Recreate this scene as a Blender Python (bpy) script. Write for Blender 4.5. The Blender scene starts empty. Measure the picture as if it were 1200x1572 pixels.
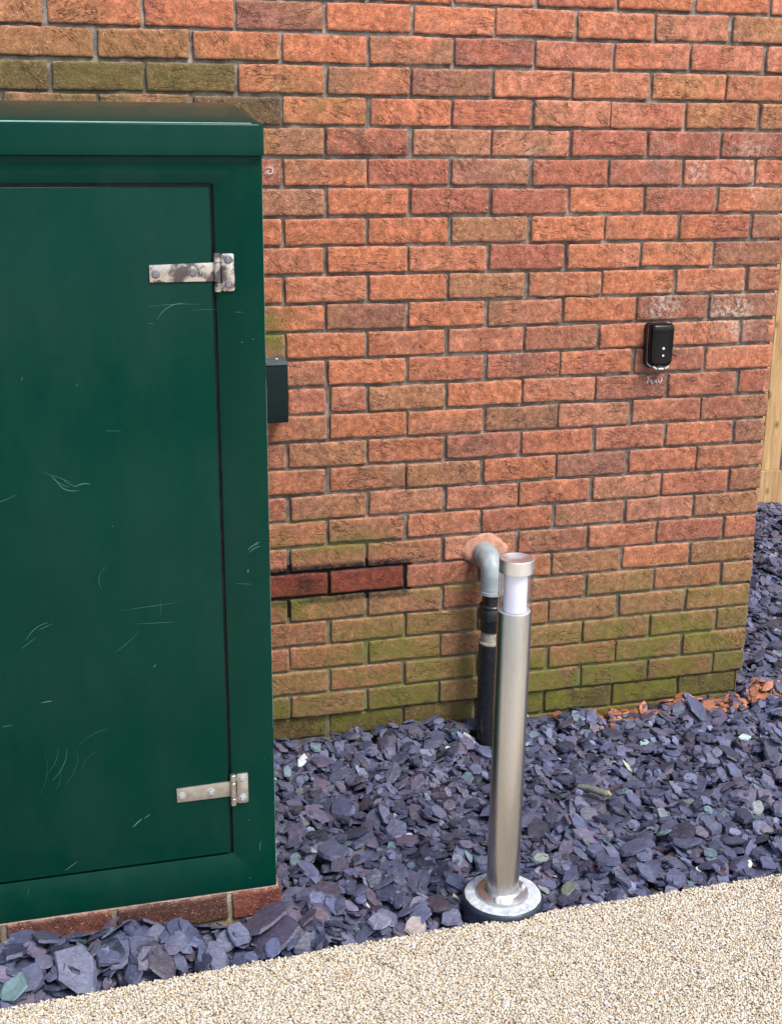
import bpy, bmesh, math, random
import numpy as np
from mathutils import Vector, Matrix
random.seed(7); RNG = np.random.default_rng(11)
scene = bpy.context.scene
COL = scene.collection

# ------------------------------------------------------------------ camera
CX, CY, CZ = -0.601589, -3.315238, 1.697600
YAW, PITCH, ROLL, FPX = 0.2637046, -0.2914906, 0.0085318, 1950.857
def cam_axes():
    cy, sy, cp, sp = math.cos(YAW), math.sin(YAW), math.cos(PITCH), math.sin(PITCH)
    f = Vector((sy*cp, cy*cp, sp)); r = Vector((cy, -sy, 0)); u = r.cross(f)
    cr, sr = math.cos(ROLL), math.sin(ROLL)
    return r*cr + u*sr, -r*sr + u*cr, f
R_, U_, F_ = cam_axes()
cam = bpy.data.objects.new('camera', bpy.data.cameras.new('camera')); COL.objects.link(cam)
m = Matrix((R_, U_, -F_)).transposed().to_4x4(); m.translation = (CX, CY, CZ)
cam.matrix_world = m
cam.data.sensor_fit = 'HORIZONTAL'; cam.data.sensor_width = 36
cam.data.lens = FPX*36/1200; cam.data.clip_start = .05; cam.data.clip_end = 400
scene.camera = cam

# ------------------------------------------------------------------ light
SUN_EL, SUN_AZ = math.radians(56), math.radians(150)     # azimuth clockwise from +Y
w = bpy.data.worlds.new('World'); scene.world = w; w.use_nodes = True
nt = w.node_tree; bg = nt.nodes['Background']
sky = nt.nodes.new('ShaderNodeTexSky'); sky.sky_type = 'NISHITA'; sky.sun_disc = False
sky.sun_elevation = SUN_EL; sky.sun_rotation = SUN_AZ
sky.air_density = 1.0; sky.dust_density = 2.5; sky.ozone_density = 1.0
nt.links.new(sky.outputs[0], bg.inputs[0]); bg.inputs[1].default_value = 0.15
sun = bpy.data.objects.new('sun', bpy.data.lights.new('sun', 'SUN')); COL.objects.link(sun)
sun.data.energy = 2.0; sun.data.angle = math.radians(18); sun.data.color = (1, .94, .86)
sd = Vector((math.sin(SUN_AZ)*math.cos(SUN_EL), math.cos(SUN_AZ)*math.cos(SUN_EL), math.sin(SUN_EL)))
sun.rotation_euler = sd.to_track_quat('Z', 'Y').to_euler()
scene.view_settings.view_transform = 'Standard'; scene.view_settings.look = 'None'
scene.view_settings.gamma = 1; scene.view_settings.exposure = 0.9

# ------------------------------------------------------------------ helpers
def s2l(r, g, b):
    f = lambda c: (c/255/12.92) if c/255 <= .04045 else ((c/255+.055)/1.055)**2.4
    return (f(r), f(g), f(b))
def tag(o, label=None, cat=None, group=None, kind=None):
    if label: o['label'] = label
    if cat: o['category'] = cat
    if group: o['group'] = group
    if kind: o['kind'] = kind
    return o
def empty(name, loc, label, cat, rot=(0, 0, 0), group=None):
    o = bpy.data.objects.new(name, None); COL.objects.link(o); o.empty_display_size = .05
    o.location = loc; o.rotation_euler = rot
    return tag(o, label, cat, group)
def link(name, me, mat, parent=None, smooth=None):
    o = bpy.data.objects.new(name, me); COL.objects.link(o)
    if mat is not None:
        for mm in (mat if isinstance(mat, (list, tuple)) else [mat]): me.materials.append(mm)
    if parent is not None: o.parent = parent
    return o
def bm_obj(name, bm, mat, parent=None, angle=35):
    bmesh.ops.recalc_face_normals(bm, faces=bm.faces)
    me = bpy.data.meshes.new(name); bm.to_mesh(me); bm.free()
    for p in me.polygons: p.use_smooth = True
    try: me.set_sharp_from_angle(angle=math.radians(angle))
    except Exception: pass
    return link(name, me, mat, parent)
def add_box(bm, lo, hi, bev=0, seg=2, M=None):
    g = bmesh.new(); bmesh.ops.create_cube(g, size=1)
    for v in g.verts: v.co = Vector([lo[i] + (v.co[i]+.5)*(hi[i]-lo[i]) for i in range(3)])
    if bev: bmesh.ops.bevel(g, geom=list(g.edges), offset=bev, segments=seg, affect='EDGES', profile=.5)
    if M: bmesh.ops.transform(g, matrix=M, verts=g.verts)
    merge(bm, g)
def merge(bm, g):
    mp = {v: bm.verts.new(v.co) for v in g.verts}
    for f in g.faces:
        try: nf = bm.faces.new([mp[v] for v in f.verts]); nf.material_index = f.material_index
        except ValueError: pass
    g.free()
def add_lathe(bm, prof, seg=64, M=None, closed=False):
    rings = []
    for r, z in prof:
        if r < 1e-6: rings.append([bm.verts.new((0, 0, z))])
        else: rings.append([bm.verts.new((r*math.cos(2*math.pi*i/seg), r*math.sin(2*math.pi*i/seg), z)) for i in range(seg)])
    nv = [v for rr in rings for v in rr]
    pairs = list(zip(rings[:-1], rings[1:])) + ([(rings[-1], rings[0])] if closed else [])
    for a, b in pairs:
        for i in range(seg):
            j = (i+1) % seg
            if len(a) == 1 and len(b) == 1: continue
            if len(a) == 1: bm.faces.new((a[0], b[i], b[j]))
            elif len(b) == 1: bm.faces.new((a[i], b[0], a[j]))
            else: bm.faces.new((a[i], b[i], b[j], a[j]))
    if M: bmesh.ops.transform(bm, matrix=M, verts=nv)
def add_tube(bm, pts, rad, seg=32, cap=True):
    pts = [Vector(p) for p in pts]; n = len(pts)
    rad = rad if isinstance(rad, (list, tuple)) else [rad]*n
    rings = []; side = None
    for i, p in enumerate(pts):
        t = (pts[min(i+1, n-1)] - pts[max(i-1, 0)]).normalized()
        if side is None:
            side = t.cross(Vector((0, 0, 1)));
            if side.length < .1: side = Vector((1, 0, 0))
        side = (side - t*side.dot(t)).normalized(); up = t.cross(side)
        rings.append([bm.verts.new(p + (side*math.cos(2*math.pi*k/seg) + up*math.sin(2*math.pi*k/seg))*rad[i]) for k in range(seg)])
    for a, b in zip(rings[:-1], rings[1:]):
        for i in range(seg):
            j = (i+1) % seg; bm.faces.new((a[i], a[j], b[j], b[i]))
    if cap:
        bm.faces.new(rings[0][::-1]); bm.faces.new(rings[-1])
def add_prism(bm, outline, y0, y1, bev=0):
    """outline in (x,z), extruded from y0 (front) to y1"""
    g = bmesh.new()
    a = [g.verts.new((x, y0, z)) for x, z in outline]; b = [g.verts.new((x, y1, z)) for x, z in outline]
    ff = g.faces.new(a); g.faces.new(b[::-1]); n = len(a)
    for i in range(n): g.faces.new((a[i], b[i], b[(i+1) % n], a[(i+1) % n]))
    if bev: bmesh.ops.bevel(g, geom=list(ff.edges), offset=bev, segments=2, affect='EDGES', profile=.6)
    merge(bm, g)
def rrect(x0, z0, x1, z1, r, n=5):
    o = []
    for cx, cz, a0 in ((x1-r, z1-r, 0), (x0+r, z1-r, 90), (x0+r, z0+r, 180), (x1-r, z0+r, 270)):
        for k in range(n+1):
            a = math.radians(a0 + 90*k/n); o.append((cx + r*math.cos(a), cz + r*math.sin(a)))
    return o
# vectorised value noise
def vnoise(x, y, s=0):
    x = np.asarray(x, float); y = np.asarray(y, float)
    xi = np.floor(x); yi = np.floor(y); fx = x-xi; fy = y-yi
    fx = fx*fx*(3-2*fx); fy = fy*fy*(3-2*fy)
    h = lambda a, b: (lambda q: q-np.floor(q))(np.sin(a*127.1 + b*311.7 + s*74.7)*43758.5453)
    return (h(xi, yi)*(1-fx)+h(xi+1, yi)*fx)*(1-fy) + (h(xi, yi+1)*(1-fx)+h(xi+1, yi+1)*fx)*fy
def fbm(x, y, s=0, o=3):
    t = 0; a = .5; n = 0
    for k in range(o):
        t = t + a*vnoise(x*2**k, y*2**k, s+k*13.3); n += a; a *= .5
    return t/n
def np_mesh(name, V, Fq, attrs=None, mat_idx=None, smooth=True):
    """V (n,3); Fq list of int arrays (m,k)"""
    me = bpy.data.meshes.new(name)
    me.vertices.add(len(V)); me.vertices.foreach_set('co', np.asarray(V, np.float32).ravel())
    loops = np.concatenate([f.ravel() for f in Fq]); tot = np.concatenate([np.full(len(f), f.shape[1]) for f in Fq])
    st = np.concatenate([[0], np.cumsum(tot)[:-1]])
    me.loops.add(len(loops)); me.loops.foreach_set('vertex_index', loops.astype(np.int32))
    me.polygons.add(len(tot)); me.polygons.foreach_set('loop_start', st.astype(np.int32)); me.polygons.foreach_set('loop_total', tot.astype(np.int32))
    me.polygons.foreach_set('use_smooth', np.full(len(tot), smooth))
    if mat_idx is not None: me.polygons.foreach_set('material_index', mat_idx.astype(np.int32))
    me.update(calc_edges=True)
    for k, a in (attrs or {}).items():
        at = me.attributes.new(k, 'FLOAT_COLOR', 'POINT'); c = np.ones((len(V), 4), np.float32); c[:, :a.shape[1]] = a
        at.data.foreach_set('color', c.ravel())
    return me

# ------------------------------------------------------------------ materials
class NT:
    def __init__(s, name):
        s.m = bpy.data.materials.new(name); s.m.use_nodes = True; s.t = s.m.node_tree; s.t.nodes.clear()
        s.out = s.n('ShaderNodeOutputMaterial'); s.b = s.n('ShaderNodeBsdfPrincipled'); s.l(s.b.outputs[0], s.out.inputs[0])
    def n(s, t, **k):
        q = s.t.nodes.new(t)
        for a, v in k.items(): setattr(q, a, v)
        return q
    def l(s, a, b): s.t.links.new(a, b)
    def set(s, **k):
        for a, v in k.items(): s.b.inputs[a.replace('_', ' ')].default_value = v
    def obj(s): return s.n('ShaderNodeTexCoord').outputs['Object']
    def mapping(s, v, scale=(1, 1, 1), rot=(0, 0, 0), loc=(0, 0, 0)):
        q = s.n('ShaderNodeMapping'); s.l(v, q.inputs[0]); q.inputs['Scale'].default_value = scale
        q.inputs['Rotation'].default_value = rot; q.inputs['Location'].default_value = loc; return q.outputs[0]
    def noise(s, v, scale, detail=4, rough=.55, dist=0, kind='FBM', out=0):
        q = s.n('ShaderNodeTexNoise'); q.noise_type = kind
        if v is not None: s.l(v, q.inputs['Vector'])
        q.inputs['Scale'].default_value = scale; q.inputs['Detail'].default_value = detail
        q.inputs['Roughness'].default_value = rough; q.inputs['Distortion'].default_value = dist
        return q.outputs[out]
    def vor(s, v, scale, feature='F1', out='Distance', rnd=1):
        q = s.n('ShaderNodeTexVoronoi'); q.feature = feature; s.l(v, q.inputs['Vector']); q.inputs['Scale'].default_value = scale
        q.inputs['Randomness'].default_value = rnd; return q.outputs[out]
    def ramp(s, f, stops):
        q = s.n('ShaderNodeValToRGB'); s.l(f, q.inputs[0]); e = q.color_ramp.elements
        while len(e) < len(stops): e.new(.5)
        for i, (p, c) in enumerate(stops):
            e[i].position = p; e[i].color = (c, c, c, 1) if isinstance(c, (int, float)) else (*c, 1)
        return q.outputs[0]
    def mix(s, f, a, b, mode='MIX'):
        q = s.n('ShaderNodeMix'); q.data_type = 'RGBA'; q.blend_type = mode
        for i, v in ((0, f), (6, a), (7, b)):
            if hasattr(v, 'is_linked'): s.l(v, q.inputs[i])
            else: q.inputs[i].default_value = v if i == 0 else (*v, 1)
        return q.outputs[2]
    def math(s, op, a, b=0., c=None):
        q = s.n('ShaderNodeMath', operation=op)
        for i, v in ((0, a), (1, b), (2, c)):
            if v is None: continue
            if hasattr(v, 'is_linked'): s.l(v, q.inputs[i])
            else: q.inputs[i].default_value = v
        return q.outputs[0]
    def attr(s, name, out='Color'):
        q = s.n('ShaderNodeAttribute'); q.attribute_name = name; return q.outputs[out]
    def sep(s, c):
        q = s.n('ShaderNodeSeparateColor'); s.l(c, q.inputs[0]); return q.outputs
    def bump(s, h, dist, strength=1, prev=None):
        q = s.n('ShaderNodeBump'); s.l(h, q.inputs['Height']); q.inputs['Distance'].default_value = dist
        q.inputs['Strength'].default_value = strength
        if prev is not None: s.l(prev, q.inputs['Normal'])
        return q.outputs[0]
    def normal(s, n): s.l(n, s.b.inputs['Normal'])
    def color(s, c):
        if hasattr(c, 'is_linked'): s.l(c, s.b.inputs['Base Color'])
        else: s.b.inputs['Base Color'].default_value = (*c, 1)
    def roughness(s, c):
        if hasattr(c, 'is_linked'): s.l(c, s.b.inputs['Roughness'])
        else: s.b.inputs['Roughness'].default_value = c

def mat_brick():
    q = NT('brick'); par = q.sep(q.attr('par')); rnd, edge, moss = par[0], par[1], par[2]; wet = q.attr('par', 'Alpha')
    off = q.n('ShaderNodeCombineXYZ'); q.l(q.math('MULTIPLY', rnd, 37.), off.inputs[0]); q.l(q.math('MULTIPLY', rnd, 91.), off.inputs[1]); q.l(q.math('MULTIPLY', rnd, 53.), off.inputs[2])
    va = q.n('ShaderNodeVectorMath', operation='ADD'); q.l(q.obj(), va.inputs[0]); q.l(off.outputs[0], va.inputs[1]); v = va.outputs[0]
    f1 = q.ramp(q.noise(v, 9, 3, .6), [(.38, 0), (.62, 1)])
    c = q.mix(f1, q.attr('col1'), q.attr('col2'))
    mott = q.ramp(q.noise(v, 55, 6, .72), [(.3, .52), (.5, .98), (.68, 1.62)])
    c = q.mix(1, c, mott, 'MULTIPLY')
    fine = q.ramp(q.noise(v, 380, 3, .75), [(.34, .62), (.66, 1.42)])
    c = q.mix(1, c, fine, 'MULTIPLY')
    # creases of a hand-thrown face: stretched, tilted ridges in patches
    rv = q.n('ShaderNodeCombineXYZ'); q.l(q.math('MULTIPLY_ADD', rnd, 1.5, -1.15), rv.inputs[1])
    mp = q.n('ShaderNodeMapping'); q.l(v, mp.inputs[0]); q.l(rv.outputs[0], mp.inputs['Rotation'])
    ridge = q.noise(q.mapping(mp.outputs[0], (.22, 1, 1)), 62, 3, .55, .35)
    rr = q.math('ABSOLUTE', q.math('SUBTRACT', ridge, .5))
    line = q.ramp(rr, [(0., 1), (.012, .85), (.030, 0)])
    patch = q.ramp(q.noise(v, 14, 2, .5, .4), [(.47, .0), (.60, 1)])
    cr = q.math('MULTIPLY', line, patch)
    cr = q.math('MULTIPLY', cr, q.ramp(q.noise(v, 120, 2), [(.35, 0), (.55, 1)]))
    pits = q.ramp(q.vor(v, 190), [(.0, 1), (.16, 1), (.26, 0)])
    pits = q.math('MULTIPLY', pits, q.ramp(q.noise(v, 45, 2), [(.52, 0), (.6, 1)]))
    dark = q.math('MAXIMUM', cr, q.math('MULTIPLY', pits, .8))
    c = q.mix(q.math('MULTIPLY', dark, q.math('MULTIPLY_ADD', q.math('FRACT', q.math('MULTIPLY', rnd, 17.3)), .55, .22)), c, (.055, .028, .022))
    # pale sandy flecks and pale worn arrises
    fl = q.ramp(q.noise(v, 260, 2, .6), [(.62, 0), (.70, 1)])
    c = q.mix(q.math('MULTIPLY', fl, .6), c, (.66, .44, .31))
    em = q.math('MULTIPLY', edge, q.ramp(q.noise(v, 60, 3), [(.4, 0), (.6, 1)]))
    c = q.mix(q.math('MULTIPLY', em, .34), c, (.50, .36, .27))
    # lime bloom
    es = q.sep(q.attr('eff')); eff = es[0]
    ef = q.math('MULTIPLY', eff, q.ramp(q.noise(v, 75, 5, .7), [(.47, 0), (.6, 1)]))
    c = q.mix(q.math('MULTIPLY', ef, .72), c, (.56, .50, .42))
    so = q.math('MULTIPLY', es[1], q.ramp(q.noise(v, 50, 4, .7), [(.3, .5), (.6, 1)]))
    c = q.mix(so, c, (.014, .012, .012))
    # algae
    mn = q.ramp(q.noise(q.obj(), 11, 7, .75), [(.40, 0), (.60, 1)])
    mm = q.math('MULTIPLY', moss, q.math('MULTIPLY_ADD', mn, .75, .25))
    c = q.mix(q.math('MINIMUM', mm, .92), c, q.mix(q.noise(q.obj(), 40, 3), (.078, .082, .014), (.185, .178, .034)))
    c = q.mix(q.math('MULTIPLY', wet, .8), c, q.mix(1, c, (.50, .30, .30), 'MULTIPLY'))
    q.color(c); q.roughness(q.math('MULTIPLY_ADD', wet, -.35, .9)); q.set(Specular_IOR_Level=.25)
    h = q.math('MULTIPLY_ADD', q.noise(v, 70, 6, .7), 1., q.math('MULTIPLY', q.noise(v, 300, 3, .7), .35))
    h = q.math('MULTIPLY_ADD', dark, -.9, h)
    q.normal(q.bump(h, .0036, 1.)); return q.m
def mat_mortar():
    q = NT('mortar'); v = q.obj(); par = q.sep(q.attr('par'))
    c = q.ramp(q.noise(v, 22, 5, .7), [(.3, (.075, .062, .052)), (.5, (.155, .132, .112)), (.70, (.34, .30, .25))])
    c = q.mix(1, c, q.ramp(q.noise(v, 350, 3, .7), [(.3, .65), (.7, 1.3)]), 'MULTIPLY')
    mn = q.ramp(q.noise(v, 11, 7, .75), [(.36, 0), (.56, 1)])
    c = q.mix(q.math('MINIMUM', q.math('MULTIPLY', par[2], q.math('MULTIPLY_ADD', mn, .7, .1)), .85), c, (.13, .15, .035))
    c = q.mix(q.ramp(par[0], [(.35, 0), (.6, 1)]), c, (.012, .011, .012))
    q.color(c); q.roughness(.95); q.set(Specular_IOR_Level=.15)
    q.normal(q.bump(q.noise(v, 260, 4, .7), .0015, .9)); return q.m
def mat_slate():
    q = NT('slate'); v = q.obj(); c = q.attr('col1'); par = q.sep(q.attr('par'))
    off = q.n('ShaderNodeCombineXYZ'); q.l(q.math('MULTIPLY', par[0], 50.), off.inputs[0]); q.l(q.math('MULTIPLY', par[0], 77.), off.inputs[2])
    va = q.n('ShaderNodeVectorMath', operation='ADD'); q.l(v, va.inputs[0]); q.l(off.outputs[0], va.inputs[1]); v = va.outputs[0]
    c = q.mix(1, c, q.ramp(q.noise(v, 45, 5, .65, .5), [(.3, .68), (.5, 1), (.72, 1.38)]), 'MULTIPLY')
    du = q.ramp(q.noise(v, 130, 4, .7), [(.56, 0), (.72, 1)])
    c = q.mix(q.math('MULTIPLY', du, .3), c, (.30, .30, .36))
    q.color(c); q.roughness(q.ramp(q.noise(v, 60, 3), [(.3, .32), (.7, .56)])); q.set(Specular_IOR_Level=.6)
    h = q.noise(q.mapping(v, (1, 1, 3)), 55, 5, .6, 1.2)
    q.normal(q.bump(h, .003, .8)); return q.m
def mat_pebble():
    q = NT('resin_bound_pebble'); q.color(q.mix(1, q.attr('col1'), q.ramp(q.noise(q.obj(), 400, 3), [(.3, .82), (.7, 1.15)]), 'MULTIPLY')); q.roughness(.32); q.set(Specular_IOR_Level=.5)
    return q.m
def mat_resin():
    q = NT('resin_bound_gravel'); v = q.obj()
    col = q.vor(v, 150, out='Color'); s = q.sep(col)
    c = q.ramp(s[0], [(0, (.22, .15, .09)), (.12, (.42, .31, .19)), (.4, (.62, .52, .37)), (.75, (.8, .72, .58)), (1, (.86, .82, .74))])
    d = q.vor(v, 150); c = q.mix(q.ramp(d, [(.35, 0), (.75, .8)]), c, (.30, .24, .16))
    q.color(c); q.roughness(.45); q.normal(q.bump(q.ramp(d, [(0, 1), (.8, 0)]), .003, .9)); return q.m
def mat_soil():
    q = NT('soil'); v = q.obj(); q.color(q.ramp(q.noise(v, 30, 6, .7), [(.3, (.02, .016, .014)), (.7, (.06, .05, .045))])); q.roughness(.95)
    q.normal(q.bump(q.noise(v, 60, 5, .7), .01)); return q.m
def mat_land():
    q = NT('distant_ground'); v = q.obj(); q.color(q.ramp(q.noise(v, 2, 6, .7), [(.3, (.10, .10, .09)), (.7, (.16, .155, .14))])); q.roughness(.95); return q.m
def mat_green():
    q = NT('green_gloss_paint'); v = q.obj()
    n = q.noise(v, 3.5, 5, .6)
    c = q.mix(q.ramp(n, [(.35, 0), (.7, 1)]), (.0003, .0265, .0178), (.0004, .0305, .0205))
    # rubbed dust film and fine scuffs
    dots = q.math('MULTIPLY', q.ramp(q.vor(v, 38), [(0, 1), (.03, 1), (.045, 0)]), q.ramp(q.noise(v, 23, 1), [(.6, 0), (.62, 1)]))
    c = q.mix(q.math('MULTIPLY', dots, .30), c, (.28, .42, .36))
    film = q.ramp(q.noise(q.mapping(v, (1, 1, .35)), 9, 7, .75), [(.42, 0), (.8, .022)])
    c = q.mix(film, c, (.25, .3, .26))
    q.color(c); q.roughness(q.ramp(q.noise(v, 14, 5, .7), [(.3, .12), (.7, .24)])); q.set(Specular_IOR_Level=.085)
    q.normal(q.bump(q.noise(v, 9, 2), .002, .35)); return q.m
def simple(name, col, rough=.5, metal=0., spec=.5, var=.15, scale=30, bump=0., bscale=200, **kw):
    q = NT(name); v = q.obj(); n = q.ramp(q.noise(v, scale, 5, .65), [(.3, 1-var), (.7, 1+var)])
    q.color(q.mix(1, col, n, 'MULTIPLY')); q.roughness(q.ramp(q.noise(v, scale*1.7, 4), [(.3, max(.02, rough*.8)), (.7, min(1, rough*1.2))]))
    q.set(Metallic=metal, Specular_IOR_Level=spec, **kw)
    if bump: q.normal(q.bump(q.noise(v, bscale, 4, .6), bump, .8))
    return q.m
def mat_brushed():
    q = NT('brushed_stainless_steel'); v = q.obj()
    st = q.noise(q.mapping(v, (1, 1, .012)), 900, 3, .6)
    q.color(q.mix(q.noise(v, 20, 3), (.50, .485, .46), (.57, .55, .52)))
    q.roughness(q.ramp(st, [(.3, .25), (.7, .33)])); q.set(Metallic=1.)
    return q.m
def mat_hinge(stained):
    q = NT('tarnished_hinge_steel' if stained else 'weathered_hinge_steel'); v = q.obj()
    if stained:
        n = q.ramp(q.noise(v, 24, 5, .6, .3), [(.46, 0), (.54, 1)])
        c = q.mix(n, (.60, .54, .48), (.13, .11, .11))
    else:
        c = q.ramp(q.noise(v, 40, 5, .7), [(.3, (.36, .33, .29)), (.7, (.58, .55, .50))])
    q.color(c); q.set(Metallic=.85); q.roughness(q.ramp(q.noise(v, 90, 4), [(.3, .22), (.7, .5)])); return q.m
def mat_wood():
    q = NT('treated_pine'); v = q.obj(); par = q.attr('par')
    va = q.n('ShaderNodeVectorMath', operation='ADD'); q.l(v, va.inputs[0]); q.l(par, va.inputs[1]); v = va.outputs[0]
    g = q.noise(q.mapping(v, (1, 1, .06)), 60, 5, .6, 1.)
    c = q.ramp(g, [(.3, (.30, .17, .07)), (.5, (.46, .29, .13)), (.72, (.60, .42, .21))])
    kn = q.ramp(q.vor(q.mapping(v, (1, 1, .6)), 8.5), [(0, 1), (.09, 1), (.16, 0)])
    c = q.mix(q.math('MULTIPLY', kn, .8), c, (.10, .045, .02))
    q.color(c); q.roughness(.8); q.normal(q.bump(g, .002, .6)); return q.m
def mat_glass():
    q = NT('clear_acrylic'); q.t.nodes.remove(q.b)
    t = q.n('ShaderNodeBsdfTransparent'); t.inputs[0].default_value = (.985, .975, .98, 1)
    g = q.n('ShaderNodeBsdfGlossy'); g.inputs['Roughness'].default_value = .06; g.inputs[0].default_value = (1, .97, .97, 1)
    f = q.n('ShaderNodeLayerWeight'); f.inputs[0].default_value = .5; mx = q.n('ShaderNodeMixShader')
    q.l(q.math('MULTIPLY_ADD', q.math('POWER', f.outputs['Facing'], 2.4), .85, .04), mx.inputs[0]); q.l(t.outputs[0], mx.inputs[1]); q.l(g.outputs[0], mx.inputs[2]); q.l(mx.outputs[0], q.out.inputs[0]); return q.m
M_brick, M_mortar, M_slate, M_pebble, M_resin, M_green = mat_brick(), mat_mortar(), mat_slate(), mat_pebble(), mat_resin(), mat_green()
M_steel = mat_brushed(); M_wood = mat_wood()
M_black = simple('black_plastic_pipe', (.012, .013, .016), .28, var=.4, scale=60, bump=.0006, bscale=90)
M_grey = simple('grey_plastic_pipe', (.27, .31, .33), .42, var=.22, scale=40, bump=.0004)
M_greyd = simple('dusty_grey_plastic', (.26, .24, .20), .7, var=.4, scale=90)
M_gasket = simple('rubber_seal', (.008, .009, .01), .5)
M_box = simple('dark_teal_metal', (.0012, .011, .012), .3, spec=.2, var=.25)
M_boxedge = simple('worn_grey_metal', (.05, .08, .095), .4, var=.3)
M_safe = simple('gloss_black_plastic', (.002, .002, .003), .2, spec=.3, var=.1, Coat_Weight=0.)
M_safeback = simple('dark_rubber', (.006, .006, .007), .45)
M_silver = simple('silver_trim', (.75, .75, .74), .3, metal=.3)
M_whitedot = simple('white_button', (.85, .85, .85), .4)
M_diff = simple('white_diffuser', (.80, .85, .97), .35, var=.02)
M_diff.node_tree.nodes['Principled BSDF'].inputs['Subsurface Weight'].default_value = .1
M_cement = simple('white_cement', (.40, .44, .48), .75, var=.4, scale=70, bump=.002, bscale=120)
M_bluering = simple('dark_blue_plastic', (.018, .026, .045), .4, var=.4, scale=60, bump=.001, bscale=80)
M_bolt = simple('dull_zinc', (.24, .23, .25), .4, metal=.8)
M_boltb = simple('bright_zinc', (.55, .58, .60), .3, metal=.7)
M_pink = simple('terracotta_mortar', (.46, .235, .16), .95, var=.3, scale=45, bump=.003, bscale=150)
M_chalk = simple('chalk', (.62, .52, .50), .95)
M_scratch = simple('bare_scratch', (.07, .19, .155), .6)
M_twig = simple('lichen_bark', (.12, .125, .10), .9, var=.5, scale=90, bump=.003, bscale=150)
M_twigend = simple('pale_wood', (.26, .20, .11), .8)

# ------------------------------------------------------------------ ground
def sheet(name, x0, x1, y0, y1, z, mat, kind='structure', hole=None):
    me = bpy.data.meshes.new(name); me.from_pydata([(x0, y0, z), (x1, y0, z), (x1, y1, z), (x0, y1, z)], [], [(0, 1, 2, 3)])
    o = link(name, me, mat); o['kind'] = kind; return o
sheet('ground', -150, 150, -150, 150, -.075, mat_land())
sheet('slate_bed', -2.6, 5.0, -1.02, 2.6, -.055, mat_soil())
EDGE_Y = -1.0
BX, BY = .3200, -.914
def edge_y(x): return -1.000 + .012*x + .012*np.sin(x*2.1+.5)*.3 - .028*np.clip(-x-.1, 0, 1)
# path: slab with a real edge
xs = np.linspace(-6, 6, 241)
bm = bmesh.new(); top = [bm.verts.new((x, float(edge_y(x))-.006, -.0025)) for x in xs]; low = [bm.verts.new((x, float(edge_y(x))-.006, -.09)) for x in xs]
far = [bm.verts.new((x, -9., -.0025)) for x in xs]
for i in range(240):
    bm.faces.new((top[i], far[i], far[i+1], top[i+1])); bm.faces.new((low[i], top[i], top[i+1], low[i+1]))
o = bm_obj('path', bm, M_resin); o['kind'] = 'structure'

# loose-looking pebbles bound in the surface, real stones near the camera
def pebbles():
    s = .0046; X = np.arange(-1.05, 1.5, s); Y = np.arange(-1.62, -.98, s*.87)
    gx, gy = np.meshgrid(X, Y); gx = gx + (np.arange(len(Y)) % 2)[:, None]*s/2
    gx = gx.ravel(); gy = gy.ravel(); n = len(gx)
    gx += RNG.normal(0, s*.2, n); gy += RNG.normal(0, s*.2, n)
    ey = edge_y(gx) + .004*(fbm(gx*60, gx*0, 5)-.5)*2
    k = (gy < ey) & ((gx-BX)**2+(gy-BY)**2 > .0965**2); gx, gy = gx[k], gy[k]; n = len(gx)
    g = bmesh.new(); bmesh.ops.create_icosphere(g, subdivisions=1, radius=1); g.verts.ensure_lookup_table()
    B = np.array([v.co[:] for v in g.verts]); Fc = np.array([[v.index for v in f.verts] for f in g.faces]); g.free()
    r = RNG.uniform(.0021, .0037, n); sc = np.stack([r*RNG.uniform(.8, 1.3, n), r*RNG.uniform(.8, 1.3, n), r*RNG.uniform(.7, 1.0, n)], 1)
    a = RNG.uniform(0, 6.28, n); ca, sa = np.cos(a), np.sin(a)
    V = B[None]*sc[:, None]*(1+RNG.normal(0, .1, (n, len(B), 1)))
    x = V[..., 0]*ca[:, None] - V[..., 1]*sa[:, None]; y = V[..., 0]*sa[:, None] + V[..., 1]*ca[:, None]
    tl = RNG.normal(0, .5, n); z = V[..., 2] + x*tl[:, None]*.6
    zz = RNG.uniform(-.0035, .0008, n) + .0012
    V = np.stack([x+gx[:, None], y+gy[:, None], z+zz[:, None]], -1).reshape(-1, 3)
    F = (Fc[None] + (np.arange(n)*len(B))[:, None, None]).reshape(-1, 3)
    pal = np.array([(.82, .74, .60), (.74, .63, .46), (.86, .81, .72), (.64, .50, .32), (.52, .40, .26), (.50, .46, .42), (.72, .52, .36), (.40, .24, .15), (.90, .88, .84), (.17, .15, .14)])
    ci = RNG.choice(len(pal), n, p=[.31, .27, .17, .10, .03, .04, .04, .01, .02, .01])
    c = pal[ci]*RNG.uniform(.72, .98, (n, 1))*np.array([.80, .805, .80])
    me = np_mesh('resin_gravel', V, [F], {'col1': np.repeat(c, len(B), 0)})
    return link('resin_gravel', me, M_pebble)
o = pebbles(); tag(o, 'pale beige bound gravel surface of the path beside the slate bed', 'gravel', kind='stuff')

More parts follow.
